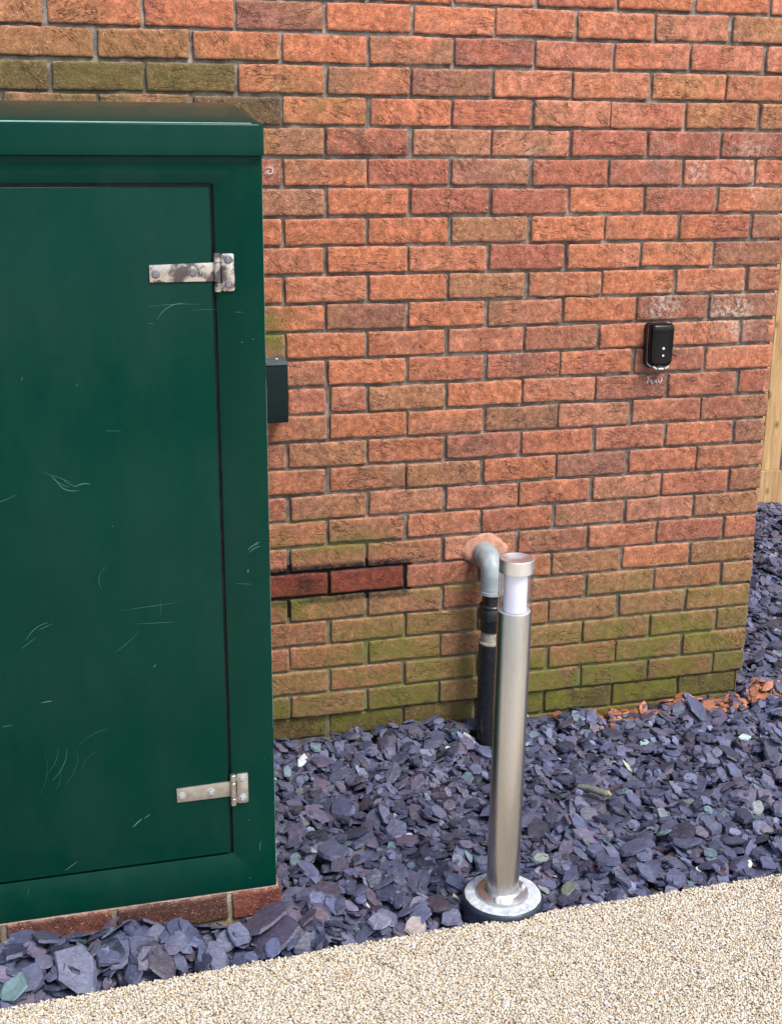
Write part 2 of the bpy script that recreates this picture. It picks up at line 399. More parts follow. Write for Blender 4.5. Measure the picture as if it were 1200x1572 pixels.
# ------------------------------------------------------------------ brick wall
PAL = dict(
 O=(188, 117, 84), R=(168, 102, 82), K=(186, 124, 98), P=(148, 100, 86), B=(160, 114, 88), Y=(166, 118, 82),
 G=(112, 94, 62), D=(96, 74, 62), M=(150, 114, 78), W=(162, 84, 66))
for _k in PAL:
    _c = PAL[_k]; _l = sum(_c)/3; PAL[_k] = tuple(m_*(.95*a+.05*_l) for a, m_ in zip(_c, (.955, .915, .895)))
ROWS = {  # brick colour pairs as seen, one pair per brick, left to right (even rows from x=-.1125, odd rows from x=-.225)
 -1: 'OO OY OO OK OR OO OO OK', 0: 'BP OO KO OK OK KB BY BR', 1: 'YO OO OB PR RK KO RK RK', 2: 'YO BO PB KO KO OY BO',
 3: 'DD YO OR RO KB RK RY BY', 4: 'YB RD BK KB RR RP PR', 5: 'RR BO RR PB RR RP RK RO', 6: 'BB OO RR RP OO PR OB',
 7: 'OO OO OO BY OO OK OR BP', 8: 'OK OO KO RR OK BO PB OO', 9: 'OO OK OO BY OB OO OK RB', 10: 'BO BP OO BK OO PR PB',
 11: 'GM OO KO RK RB OR OK PB', 12: 'BK OO RO RP RO PR OK', 13: 'BK RK BY OO OK PR RK RO', 14: 'BO OO OB DB KB KR RB',
 15: 'PK BY OK RP RO RK OR PB', 16: 'BO OB BY OO PP OR BO', 17: 'RK BY BK RK OR KB RO BR', 18: 'KO OB OK OR BK PK BY',
 19: 'RK YM BO BK RB OK RR OR', 20: 'WW WW RR OB BY OO YM', 21: 'RP MY BY RR BR YM BO MY', 22: 'RB MY MY OB BY BK MY',
 23: 'RR RY YM RB MY YB YM MG', 24: 'BB RY MB YM YR MY YM', 25: 'GG BB GG BD RG GG RP GG', 26: 'DG DG DB BD DG DD DD'}
ZB = lambda n: .02 + .075*(26-n)
XR = 1.4575
def brick_patch(w, h, seed, simple_mode=False):
    """front face grid of one brick in local (a,b) from 0..w, 0..h ; returns verts (x, depth, z) and quads"""
    e = [0, .0012, .0032, .0065]
    n1 = max(3, int(w/(.011 if not simple_mode else .03))); n2 = 4 if not simple_mode else 2
    A = np.array(e + list(np.linspace(.0105, w-.0105, n1)) + [w-k for k in e[::-1]])
    Bv = np.array(e + list(np.linspace(.0105, h-.0105, n2+1)) + [h-k for k in e[::-1]])
    a, b = np.meshgrid(A, Bv); d = np.minimum(np.minimum(a, w-a), np.minimum(b, h-b))
    fall = np.exp(-d/.010)
    sx = np.where(a < w/2, -1, 1); sz = np.where(b < h/2, -1, 1)
    a2 = a + fall*(fbm(b*45+seed*3.1, sx*5.+seed, 1)-.5)*.0042*(np.minimum(a, w-a) < .03)
    b2 = b + fall*(fbm(a*38+seed*1.7, sz*7.+seed*2, 2)-.5)*.0046*(np.minimum(b, h-b) < .03)
    b2 = b2 + (fbm(a*9+seed*5, a*0+seed, 9, 2)-.5)*.0016
    # rounded corners
    rr = .0012 + .0045*(np.abs(np.sin(seed*12.9+sx*2+sz*3.7)))
    cx = np.where(sx < 0, rr, w-rr); cz = np.where(sz < 0, rr, h-rr)
    dx = a2-cx; dz = b2-cz; inc = (dx*sx > 0) & (dz*sz > 0); L = np.hypot(dx, dz)+1e-9
    k = np.where(inc & (L > rr), rr/L, 1.); a2 = cx+dx*k; b2 = cz+dz*k
    y = .0034*np.exp(-d/.0016) - .0016*(fbm(a*28+seed, b*28+seed*2, 4, 4)-.5)*2 + .003*np.clip(fbm(a*60+seed*3, b*60, 6, 2)-.62, 0, 1)
    ny, nx = a.shape
    idx = np.arange(nx*ny).reshape(ny, nx)
    q = np.stack([idx[:-1, :-1], idx[:-1, 1:], idx[1:, 1:], idx[1:, :-1]], -1).reshape(-1, 4)
    # skirt going back into the joint
    loop = np.concatenate([idx[0, :], idx[1:, -1], idx[-1, -2::-1], idx[-2:0:-1, 0]])
    fx, fy, fz = a2.ravel(), y.ravel(), b2.ravel()
    sk = np.arange(len(loop)) + nx*ny
    X = np.concatenate([fx, fx[loop]]); Yd = np.concatenate([fy, np.full(len(loop), .022)]); Z = np.concatenate([fz, fz[loop]])
    ln = np.roll(loop, -1); sn = np.roll(sk, -1)
    q2 = np.stack([loop, sk, sn, ln], -1)
    edge = np.concatenate([np.exp(-d/.003).ravel(), np.ones(len(loop))*.6])
    return X, Yd, Z, np.concatenate([q, q2]), edge
def moss_field(x, z):
    m = np.clip((.52-z)/.40, 0, 1)**1.1*(.30+.9*fbm(x*3.3, z*5.5, 31, 3))
    m = m*(1+.35*np.clip((x-.6)/.5, 0, 1))
    for (cx, cz, rx, rz, k) in ((-.05, .60, .14, .03, .6), (.18, .585, .15, .03, .8), (.02, .40, .08, .04, 1.2), (.25, .27, .12, .05, .6), (.48, .42, .18, .02, .55), (-.055, 1.19, .05, .05, 1.3),
                                (-.45, 1.83, .33, .075, .42), (-.1, 1.73, .10, .06, .45), (1.0, .22, .1, .05, .6), (.15, 1.76, .1, .1, .15), (.05, .66, .12, .015, .6)):
        m = m + k*np.exp(-(((x-cx)/rx)**2 + ((z-cz)/rz)**2))
    return np.clip(m, 0, 1)
def eff_field(x, z):
    m = 0*x
    for cx, cz, r, k in ((1.10, 1.225, .05, 1.), (1.30, 1.22, .06, 1.), (1.33, 1.17, .05, .8), (1.17, 1.60, .03, 1.2), (1.33, 1.64, .05, .9), (1.36, 1.55, .03, .8), (-.036, 1.597, .02, .9), (.30, .79, .015, .8), (.68, 1.635, .04, .35), (1.05, 1.64, .05, .3)):
        m = m + k*np.exp(-((x-cx)**2+(z-cz)**2)/r**2)
    return np.clip(m, 0, 1)
def build_wall():
    Vs, Fs, C1, C2, PA, EF = [], [], [], [], [], []; nv = 0
    keys = list('OORKBPYKO')
    def put(x0, x1, n, cc, side=None, sd=0):
        nonlocal nv
        h = .0662; w = x1-x0
        X, D, Z, q, edge = brick_patch(w, h, sd, simple_mode=(side is not None or x1 < -.95 or n < -3))
        z0 = ZB(n)-h/2 + random.uniform(-.0012, .0012)
        tl = random.uniform(-.0022, .0022); tz = random.uniform(-.0015, .0015); off = random.uniform(-.0022, .0016)
        if n == 26: off += .011
        if n > 26: off += .013
        D = D + off + tl*(X/w-.5) + tz*(Z/h-.5); Z = Z + (X/w-.5)*random.uniform(-.0022, .0022)
        if side is None: P = np.stack([x0+X, D, z0+Z], 1)
        else: P = np.stack([XR-D, x0+X, z0+Z], 1)
        r = random.random()
        a, b = [np.array(s2l(*PAL[k])) for k in cc]; v1, v2 = random.uniform(.88, 1.1), random.uniform(.88, 1.1)
        wx, wz = P[:, 0], P[:, 2]
        if side is not None: wx = XR + P[:, 1]
        ms = moss_field(wx, wz)*(.85 + .25*random.random()); ms = ms*(1.3 if 'M' in cc or 'G' in cc else .95)
        wet = 1. if cc[0] == 'W' else 0.
        if n >= 25: ms = np.clip(ms+.1, 0, 1)
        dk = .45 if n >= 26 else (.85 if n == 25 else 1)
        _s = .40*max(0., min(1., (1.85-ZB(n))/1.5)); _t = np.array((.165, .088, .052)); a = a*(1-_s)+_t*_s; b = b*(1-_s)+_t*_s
        Vs.append(P); Fs.append(q+nv); nv += len(P); m = len(P)
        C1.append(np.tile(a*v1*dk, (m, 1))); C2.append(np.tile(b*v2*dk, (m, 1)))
        pa = np.zeros((m, 4)); pa[:, 0] = r; pa[:, 1] = edge; pa[:, 2] = np.clip(ms, 0, 1); pa[:, 3] = wet; PA.append(pa)
        e = eff_field(wx, wz)
        dz_ = np.abs(wz-.470); st = np.clip((dz_-.0285)/.006, 0, 1)*np.clip((.0535+.008*fbm(wx*40, wz*30, 5)-dz_)/.003, 0, 1)*np.clip((.352-wx)/.006, 0, 1)
        st = np.maximum(st, .8*np.exp(-((wx-.045)**2/.03**2+(wz-.472)**2/.03**2))*(n == 20)) if side is None else st*0
        EF.append(np.stack([e, st, e], 1))
    sd = 1
    for n in range(-12, 29):
        even = n % 2 == 0
        x = -.1125 if even else -.225
        cols = ROWS.get(n, '').split()
        left = {1: ['YY', 'YY', 'OY'], -1: ['YO', 'OO'], 0: ['OR', 'YO', 'YY'], 2: ['GG', 'GG', 'GG'], 3: ['GB', 'GB', 'GY']}.get(n, [])
        spans = []; i = 0; xx = x
        while xx < XR - .06:
            x1 = min(xx+.225, XR+.005)
            spans.append((xx+.005, x1-.005, cols[i] if i < len(cols) else random.choice(keys)+random.choice(keys))); i += 1; xx += .225
        xx = x; j = 0
        while xx > -2.0:
            spans.append((xx-.225+.005, xx-.005, left[j] if j < len(left) else random.choice(keys)+random.choice(keys))); j += 1; xx -= .225
        for (a, b, c) in spans:
            sd += 1
            jx = random.uniform(-.003, .003); jw = random.uniform(-.0015, .0025)
            if abs(b-XR) < .01: put(a+jx, XR - (.012 if n >= 26 else 0) + random.uniform(-.002, .002), n, c, None, sd); continue
            if n == 13 and a < .02 < b: put(a, .1075, n, c, None, sd); put(.1225, b, n, 'RK', None, sd+.5); continue
            put(a+jx-jw, b+jx, n, c, None, sd)
        # return face round the corner
        y = .002 + (.011 if n >= 26 else 0); first = .100 if even else .213; k = 0
        while y < 1.85:
            L = first if k == 0 else .215
            put(y, y+L, n, random.choice(keys)+random.choice(keys), 1, sd+k*.37+100); y += L+.010; k += 1
    V = np.concatenate(Vs); F = np.concatenate(Fs); mi = np.zeros(len(F), int)
    # mortar: front sheet with joints tooled slightly irregular
    def msheet(u0, u1, step, side):
        nonlocal V, F, mi
        A = np.arange(u0, u1+1e-6, step); Bz = np.arange(-.14, 2.95, step*.8); a, b = np.meshgrid(A, Bz)
        d = .0088 + (fbm(a*25, b*25, 77, 4)-.5)*.0050 + (fbm(a*4, b*4, 12, 2)-.5)*.004
        zr = (b-.02)/.075 + .5; fr = zr-np.floor(zr)           # 0 at joint centre
        up = np.clip(1-np.abs(((fr+.5) % 1)-.5)/.08, 0, 1)
        d = d + np.where(b < .06, .011, 0)
        ny, nx = a.shape; idx = np.arange(nx*ny).reshape(ny, nx)
        q = np.stack([idx[:-1, :-1], idx[:-1, 1:], idx[1:, 1:], idx[1:, :-1]], -1).reshape(-1, 4)
        P = np.stack([a, d, b], -1).reshape(-1, 3) if side is None else np.stack([XR-d, a, b], -1).reshape(-1, 3)
        wx = P[:, 0] if side is None else XR+P[:, 1]; wz = P[:, 2]
        F = np.concatenate([F, q+len(V)]); V = np.concatenate([V, P]); mi = np.concatenate([mi, np.ones(len(q), int)])
        m = len(P); C1.append(np.ones((m, 3))); C2.append(np.ones((m, 3)))
        nb = fbm(wx*18, wz*18, 55, 3)
        ctr = .470
        blk = np.clip(1.6-np.maximum(np.abs(wz-ctr)/.060, np.clip(wx-.345, 0, 9)/.02+.2)**4 + (nb-.5)*1.2, 0, 1)*(wx < .37)*(np.abs(wz-ctr) < .062)
        blk = np.maximum(blk, (np.abs(wx-.0) < .012)*(wz < .43)*(wz > .37)*.7) if side is None else blk*0
        pa = np.zeros((m, 4)); pa[:, 0] = blk; pa[:, 2] = np.clip(moss_field(wx, wz)*1.1, 0, 1); PA.append(pa)
        e = eff_field(wx, wz); EF.append(np.stack([e, e, e], 1))
    msheet(-2.0, XR-.006, .006, None); msheet(.006, 1.87, .012, 1)
    # solid core behind, and top
    P = np.array([(-2., .024, -.14), (XR-.024, .024, -.14), (XR-.024, 1.87, -.14), (-2., 1.87, -.14), (-2., .0, 2.95), (XR, .0, 2.95), (XR, 1.87, 2.95), (-2., 1.87, 2.95)])
    Fc = np.array([(0, 1, 5, 4), (1, 2, 6, 5), (2, 3, 7, 6), (3, 0, 4, 7), (4, 5, 6, 7)])
    F = np.concatenate([F, Fc+len(V)]); V = np.concatenate([V, P]); mi = np.concatenate([mi, np.ones(5, int)])
    C1.append(np.ones((8, 3))); C2.append(np.ones((8, 3))); PA.append(np.zeros((8, 4))); EF.append(np.zeros((8, 3)))
    me = np_mesh('brick_wall', V, [F], {'col1': np.concatenate(C1), 'col2': np.concatenate(C2), 'par': np.concatenate(PA), 'eff': np.concatenate(EF)}, mi)
    return link('brick_wall', me, [M_brick, M_mortar])
wall = build_wall()
tag(wall, 'red and orange brick wall of the house in stretcher bond with green algae low down', 'brick wall')

# terracotta making-good round the waste pipe
def blob(name, cx, cz, rx, rz, y0, mat, parent, seed, n=40, notch=None):
    bm = bmesh.new(); c = bm.verts.new((cx, y0-.004, cz)); rings = []
    for k, (f, yy) in enumerate(((.35, -.0045), (.7, -.004), (.93, -.0025), (1., .006))):
        rg = []
        for i in range(n):
            a = 2*math.pi*i/n; rr = f*(1 + (float(fbm(math.cos(a)*2+seed, math.sin(a)*2, seed, 3))-.5)*.42)
            x, z = cx+rx*rr*math.cos(a), cz+rz*rr*math.sin(a)
            rg.append(bm.verts.new((x, y0+yy+random.uniform(-.0006, .0006), z)))
        rings.append(rg)
    for i in range(n): bm.faces.new((c, rings[0][i], rings[0][(i+1) % n]))
    for a, b in zip(rings[:-1], rings[1:]):
        for i in range(n): j = (i+1) % n; bm.faces.new((a[i], b[i], b[j], a[j]))
    return bm_obj(name, bm, mat, parent, 60)
o = blob('mortar_patch', .576, .535, .073, .052, -.003, M_pink, wall, 3.3)
o['label'] = 'pinkish terracotta mortar patch where the grey pipe enters the wall'
def strokes(name, lines, y, wd, mat, parent):
    bm = bmesh.new()
    for ln in lines:
        pts = [Vector((p[0], 0, p[1])) for p in ln[0]] if isinstance(ln[0][0], (tuple, list)) else [Vector((p[0], 0, p[1])) for p in ln]
        ww = wd*(ln[1] if isinstance(ln[0][0], (tuple, list)) else 1); a = []; n = len(pts)
        for i, p in enumerate(pts):
            t = (pts[min(i+1, n-1)]-pts[max(i-1, 0)]).normalized(); s = Vector((-t.z, 0, t.x))
            f = ww*(.35+.65*math.sin(math.pi*(i+.3)/(n-.4)))*.5
            a.append([bm.verts.new((p.x+s.x*q, y+e, p.z+s.z*q)) for q, e in ((-f, 0), (0, -.00025), (f, 0))])
        for p, q in zip(a[:-1], a[1:]):
            bm.faces.new((p[0], p[1], q[1], q[0])); bm.faces.new((p[1], p[2], q[2], q[1]))
    return bm_obj(name, bm, mat, parent)
def curve(pts, n=6):
    out = []
    P = [pts[0]]+list(pts)+[pts[-1]]
    for i in range(1, len(P)-2):
        for k in range(n):
            t = k/n; a, b, c, d = [np.array(P[i+j], float) for j in (-1, 0, 1, 2)]
            out.append(tuple(.5*((2*b)+(-a+c)*t+(2*a-5*b+4*c-d)*t*t+(-a+3*b-3*c+d)*t**3)))
    out.append(tuple(pts[-1])); return out
sx, sz = 1.050, 1.003
S = lambda pts: (curve([(sx+.052*a, sz+.020*b) for a, b in pts]), 1)
strokes('chalk_scribble', [S([(.02, .75), (.1, 1), (.2, .8), (.12, .45), (.08, .1), (.2, .3)]), S([(.22, .2), (.3, .5), (.36, .2), (.44, .15)]), S([(.36, .65), (.38, .1), (.5, .05)]),
        S([(.48, .5), (.55, .15), (.62, .5), (.68, .1), (.75, .2)]), S([(.74, .8), (.8, .3), (.88, .15)]), S([(.92, .95), (1.0, .6), (.9, .1), (.84, .0)])], -.0055, .0022, M_chalk, wall)
strokes('chalk_swirl', [(curve([(-.036+.013*t/9*math.cos(t), 1.597+.012*t/9*math.sin(t)) for t in np.linspace(.5, 9, 14)]), 1)], -.005, .0022, M_chalk, wall)

# ------------------------------------------------------------------ green cabinet
CXR = -.1885; CFY = -.8225; CXL = -1.13; CBY = -.22; CTZ = 1.655; CBZ = .056
cab = empty('utility_cabinet', ((CXL+CXR)/2, (CFY+CBY)/2, CBZ), 'large dark green glossy utility cabinet with overhanging lid beside the brick wall', 'cabinet')
inv = Matrix.Translation(-cab.location)
def cab_add(name, bm, mat, parent=cab, **k):
    if parent is cab: bmesh.ops.transform(bm, matrix=inv, verts=bm.verts)
    o = bm_obj(name, bm, mat, parent, **k); return o
DL, DR, DB, DT = -1.0, -.2915, .160, 1.5925           # door
GAP = .0075
bm = bmesh.new()
bv = .006
def _r(x0, x1, z0, z1, r, y): return [(x, y, z) for x, z in rrect(x0, z0, x1, z1, r, 3)]
rg = [_r(CXL, CXR, CBZ, CTZ, .002, CBY), _r(CXL, CXR, CBZ, CTZ, .002, CFY+bv), _r(CXL+.0005, CXR-.0005, CBZ+.0005, CTZ-.0005, .002, CFY+.0032), _r(CXL+.0018, CXR-.0018, CBZ+.0018, CTZ-.0018, .002, CFY+.0010), _r(CXL+bv, CXR-bv, CBZ+bv, CTZ-bv, .002, CFY),
      _r(DL-GAP-.002, DR+GAP+.002, DB-GAP-.002, DT+GAP+.002, .006, CFY), _r(DL-GAP, DR+GAP, DB-GAP, DT+GAP, .005, CFY+.0015), _r(DL-GAP, DR+GAP, DB-GAP, DT+GAP, .005, CFY+.03)]
rg = [[bm.verts.new(p) for p in r] for r in rg]
for r0, r1 in zip(rg[:-1], rg[1:]):
    for i in range(len(r0)): j = (i+1) % len(r0); bm.faces.new((r0[i], r0[j], r1[j], r1[i]))
bm.faces.new(rg[0]); bm.faces.new(rg[-1])
cab_add('body', bm, M_green)
bm = bmesh.new()
add_box(bm, (DL-.02, CFY+.016, DB-.02), (DR+.02, CFY+.03, DT+.02)); cab_add('door_seal', bm, M_gasket)
bm = bmesh.new(); add_prism(bm, rrect(DL, DB, DR, DT, .004), CFY-.0015, CFY+.015, .0022)
door = cab_add('door', bm, M_green)
# lid: downturned rim, top pitched up from the front and the right end
LX0, LX1, LY0, LY1, LZ0, LZ1 = CXL-.02, CXR+.0035, CFY-.012, CBY+.02, 1.651, 1.7105
bm = bmesh.new()
levels = [(0, LZ0), (0, LZ1-.006), (.0018, LZ1-.002), (.006, LZ1+.0005), (.05, LZ1+.0125), (.10, LZ1+.025), (.15, LZ1+.0365), (.165, LZ1+.0375)]
prev = None
for ins, z in levels:
    ix = ins if ins <= .006 else .006 + (ins-.006)*.20
    r0 = .012
    pts = []
    x0, x1, y0, y1 = LX0+ix, LX1-ix, LY0+ins, LY1-ins*.5
    for cx_, cy_, a0 in ((x1-r0, y1-r0, 0), (x0+r0, y1-r0, 90), (x0+r0, y0+r0, 180), (x1-r0, y0+r0, 270)):
        for k in range(6): a = math.radians(a0+90*k/5); pts.append(bm.verts.new((cx_+r0*math.cos(a), cy_+r0*math.sin(a), z)))
    if prev:
        for i in range(len(pts)): j = (i+1) % len(pts); bm.faces.new((prev[i], prev[j], pts[j], pts[i]))
    else: bm.faces.new(pts[::-1])
    prev = pts
bm.faces.new(prev)
cab_add('lid', bm, M_green, angle=50)
def hinge(zc, hgt, stained, label):
    mh = mat_hinge(stained); mb = M_bolt if stained else M_boltb
    y = CFY-.0015
    bm = bmesh.new(); x0, x1 = -.411 if stained else -.4035, -.283
    add_prism(bm, [(x0, zc-.0165), (x1, zc-.0175+.001), (x1, zc+.0175+.002), (x0, zc+.0165)], y-.0032, y, .0008)
    h0 = bm_obj('hinge', bm, mh, None); 
    bm = bmesh.new(); add_prism(bm, rrect(-.2725, zc-.036, -.2485, zc+.036, .004), y-.0032, y+.0008, .0008)
    add_prism(bm, [(-.280, zc-.035), (-.270, zc-.033), (-.270, zc-.020), (-.280, zc-.020)], y-.0028, y+.001)
    add_prism(bm, [(-.280, zc+.020), (-.270, zc+.020), (-.270, zc+.033), (-.280, zc+.035)], y-.0028, y+.001)
    pl = bm_obj('frame_leaf', bm, mh, None)
    bm = bmesh.new()
    for a, b in ((-.037, -.0195), (-.0185, .0185), (.0195, .037)):
        add_lathe(bm, [(0, a), (.0055, a), (.0068, a+.0012), (.0068, b-.0012), (.0055, b), (0, b)], 24, Matrix.Translation((-.2815, y-.0058, zc)))
    kn = bm_obj('knuckle', bm, mh, None)
    hb = []
    for bx, bz in (((-.3995 if stained else -.393), -.001), ((-.329 if stained else -.330), .0005), (-.2605, .0245), (-.2605, -.0235)):
        bm = bmesh.new()
        add_lathe(bm, [(.0088, 0), (.0088, .0008), (.0070, .0012)], 20, Matrix.Translation((bx, y-.0032, zc+bz)) @ Matrix.Rotation(math.radians(90), 4, 'X'))
        add_lathe(bm, [(.0068, .0), (.0068, .0036), (.0056, .005), (0, .0054)], 6, Matrix.Translation((bx, y-.0032, zc+bz)) @ Matrix.Rotation(math.radians(90), 4, 'X') @ Matrix.Rotation(random.random(), 4, 'Z'))
        hb.append(bm_obj('bolt', bm, mb, None, angle=25))
    for o in [h0, pl, kn] + hb:
        o.data.transform(inv)
        o.parent = cab if o is h0 else h0
    h0['label'] = label
hinge(1.4325, .036, True, 'upper steel strap hinge with dark tarnish patches')
hinge(.3155, .034, False, 'lower steel strap hinge, dull brownish with bright bolts')
# scratches
def arc(cx, cz, dx, dz, bend, n=8):
    return curve([(cx+dx*t-dz*bend*4*t*(1-t), cz+dz*t+dx*bend*4*t*(1-t)) for t in np.linspace(0, 1, 5)], 3)
L = []
for x, z, dx, dz, b, wv in ((-.400, 1.345, .055, .030, .15, 1.3), (-.415, 1.370, .10, .002, .02, .6), (-.335, 1.360, .055, 0, .03, .5), (-.42, 1.337, .014, 0, 0, .6),
    (-.620, 1.048, .035, -.028, -.1, 1.), (-.612, 1.040, .045, -.028, -.2, 1.2), (-.600, 1.042, .03, -.022, -.1, .8), (-.575, 1.020, .03, .004, .1, 1.8), (-.635, 1.055, .06, -.028, 0, .5),
    (-.79, 1.000, .105, .012, -.1, .9), (-.690, .705, .045, .035, .12, 1.2), (-.665, .725, .03, .012, 0, .8), (-.70, .688, .03, .022, 0, .8), (-.52, .660, .055, .045, -.05, .6), (-.535, .80, .012, .05, .2, .7), (-.50, .752, .12, .008, 0, .5),
    (-.660, .385, .035, .07, -.1, 1.1), (-.672, .40, .03, .06, -.1, .6), (-.635, .372, .03, .08, -.12, .5), (-.655, .36, .012, .05, -.1, .5), (-.60, .40, .03, .04, .1, .4), (-.69, .35, .02, .10, -.1, .4),
    (-.500, .252, .02, .018, 0, 2.6), (-.474, .270, .012, .008, 0, 2.), (-.648, .168, .028, .018, 0, 1.3), (-.67, .565, .022, .002, 0, 1.6),
    (-.51, 1.13, .03, -.002, 0, .6), (-.66, 1.235, .002, .008, 0, 1.2), (-.56, 1.22, .003, .006, 0, 1.2), (-.42, .735, .002, .03, 0, .5), (-.47, .72, .08, -.003, 0, .5), (-.60, .46, .06, .03, .1, .35), (-.44, .62, .006, .006, 0, 1.5), (-.75, .52, .02, .002, 0, .8)):
    L.append((arc(x, z, dx, dz, b), wv))
for q_ in L: o = strokes('scratch', [q_], CFY-.0017, .0007, M_scratch, None); o.data.transform(inv); o.parent = door
L = [(arc(-.235, .862, .022, .012, .1), 2.2), (arc(-.232, .856, .022, .012, .1), 1.8), (arc(-.222, .873, .012, .004, .1), 1.2), (arc(-.2245, .151, .002, .026, .05), 1.6), (arc(-.2365, .812, .001, .008, 0), 2.2), (arc(-.25, .232, .003, .002, 0), 1.8),
     (arc(-.62, 1.675, .004, .001, 0), 1.5), (arc(-.25, 1.355, .018, -.001, 0), .7), (arc(-.216, 1.30, .003, .001, 0), 1.5), (arc(-.238, 1.295, .004, .0, 0), 1.), (arc(-.73, .115, .006, .02, 0), .8), (arc(-.26, .79, .03, -.004, 0), .6), (arc(-.25, .085, .002, .002, 0), 2)]
for q_ in L: o = strokes('scratch', [q_], CFY-.0004, .0007, M_scratch, None); o.data.transform(inv); o.parent = cab
# worn pale corner edge
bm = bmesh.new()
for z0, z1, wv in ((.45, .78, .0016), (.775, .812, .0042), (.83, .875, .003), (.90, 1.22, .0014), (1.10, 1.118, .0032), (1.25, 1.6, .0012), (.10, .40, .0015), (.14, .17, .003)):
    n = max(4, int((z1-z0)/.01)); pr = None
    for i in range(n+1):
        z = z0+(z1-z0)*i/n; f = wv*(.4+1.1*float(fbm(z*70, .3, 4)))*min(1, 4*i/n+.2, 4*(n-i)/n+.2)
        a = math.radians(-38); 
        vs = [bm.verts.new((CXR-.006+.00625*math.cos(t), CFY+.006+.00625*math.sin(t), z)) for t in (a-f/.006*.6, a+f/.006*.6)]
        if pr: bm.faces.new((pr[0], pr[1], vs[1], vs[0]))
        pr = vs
cab_add('edge_wear_and_highlight', bm, simple('worn_edge', (.22, .40, .34), .45))

M_highlight = simple('painted_door_highlight', (.12, .30, .25), .4)  # pale strips paint the edge highlight along the door's top and right side
for nm, par_, pts_, y_, wd_ in (('edge_wear_and_highlight', door, [(DL+.02+.03*i, DT-.0006) for i in range(23)], CFY-.0003, .0016), ('edge_wear_and_highlight', door, [(DR-.0006, DB+.01+.03*i) for i in range(48)], CFY-.0003, .0013)):
    o = strokes(nm, [(pts_, 1)], y_, wd_, M_highlight, None); o.data.transform(inv); o.parent = par_
o = strokes('edge_wear_and_highlight', [([(CXL+.04*i, LZ1-.0012) for i in range(24)], 1)], LY0+.0010, .0024, simple('painted_lid_highlight', (.22, .42, .40), .35), None); o.data.transform(inv); o.parent = cab  # highlight on the lid's upper front edge, painted as a pale bluish strip

# brick plinth under the cabinet
pl = empty('brick_plinth', (-.65, -.52, -.05), 'low brick plinth under the dark green cabinet', 'plinth')
def plinth():
    Vs, Fs, C1, C2, PA = [], [], [], [], []; nv = 0
    spans = [(-1.27, -1.06), (-1.045, -.790), (-.777, -.5555), (-.5435, -.3015), (-.2895, -.1790)]
    spans[-1] = (-.2895, -.1805)
    def put(P, q, edge, c, r):
        nonlocal nv
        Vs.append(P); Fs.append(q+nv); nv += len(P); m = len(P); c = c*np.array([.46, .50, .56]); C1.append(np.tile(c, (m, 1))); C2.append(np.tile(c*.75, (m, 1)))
        pa = np.zeros((m, 4)); pa[:, 0] = r; pa[:, 1] = edge; pa[:, 2] = .05; PA.append(pa)
    for i, (a, b) in enumerate(spans):
        for lv, zz in enumerate((-.012, -.09)):
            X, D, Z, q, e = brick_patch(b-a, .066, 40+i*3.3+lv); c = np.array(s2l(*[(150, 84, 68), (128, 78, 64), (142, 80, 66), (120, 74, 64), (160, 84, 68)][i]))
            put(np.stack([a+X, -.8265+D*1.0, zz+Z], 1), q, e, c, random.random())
    X, D, Z, q, e = brick_patch(.5, .066, 99); put(np.stack([-.1805-D, -.825+X, -.012+Z], 1), q, e, np.array(s2l(150, 82, 68)), .3)
    V = np.concatenate(Vs); F = np.concatenate(Fs); mi = np.zeros(len(F), int)
    B = np.array([(-1.27, -.819, -.1), (-.187, -.819, -.1), (-.187, -.22, -.1), (-1.27, -.22, -.1), (-1.27, -.819, .052), (-.187, -.819, .052), (-.187, -.22, .052), (-1.27, -.22, .052)])
    Fc = np.array([(0, 1, 5, 4), (1, 2, 6, 5), (2, 3, 7, 6), (3, 0, 4, 7), (4, 5, 6, 7)])
    F = np.concatenate([F, Fc+len(V)]); V = np.concatenate([V, B]); mi = np.concatenate([mi, np.ones(5, int)])
    C1.append(np.ones((8, 3))); C2.append(np.ones((8, 3))); pa = np.zeros((8, 4)); pa[:, 2] = .35; PA.append(pa)
    # top of plinth bricks: thin bed
    V = V - np.array([-.65, -.52, -.05])
    me = np_mesh('brickwork', V, [F], {'col1': np.concatenate(C1), 'col2': np.concatenate(C2), 'par': np.concatenate(PA), 'eff': np.zeros((len(V), 3))}, mi)
    link('brickwork', me, [M_brick, M_mortar], pl)
    bm = bmesh.new(); add_box(bm, (-1.27, -.8205, .0525), (-.186, -.22, .0575)); bmesh.ops.transform(bm, matrix=Matrix.Translation((.65, .52, .05)), verts=bm.verts)
    bm_obj('bedding_strip', bm, simple('pale_bedding_mortar', (.42, .30, .24), .95, var=.4, scale=60), pl)
plinth()

# ------------------------------------------------------------------ small dark box on the wall
bx = empty('wall_box', (-.11, 0, 1.04), 'small dark teal metal box on the brick wall just behind the green cabinet', 'junction box')
bm = bmesh.new(); add_box(bm, (-.12, -.093, -.079), (.0985, .004, .074), .0035, 3)
o = bm_obj('casing', bm, M_box, bx)
bm = bmesh.new(); add_prism(bm, [(-.123, .0745), (.1005, .0745), (.1005, .0795), (-.123, .0795)], -.0965, .003, .001)
o = bm_obj('cover', bm, M_boxedge, bx)
for xx, yy in ((.08, -.03), (.035, -.03)):
    bm = bmesh.new(); add_lathe(bm, [(.0035, 0), (.0033, .0016), (0, .0022)], 12, Matrix.Translation((xx, yy, .0795))); bm_obj('screw', bm, M_whitedot, bx)

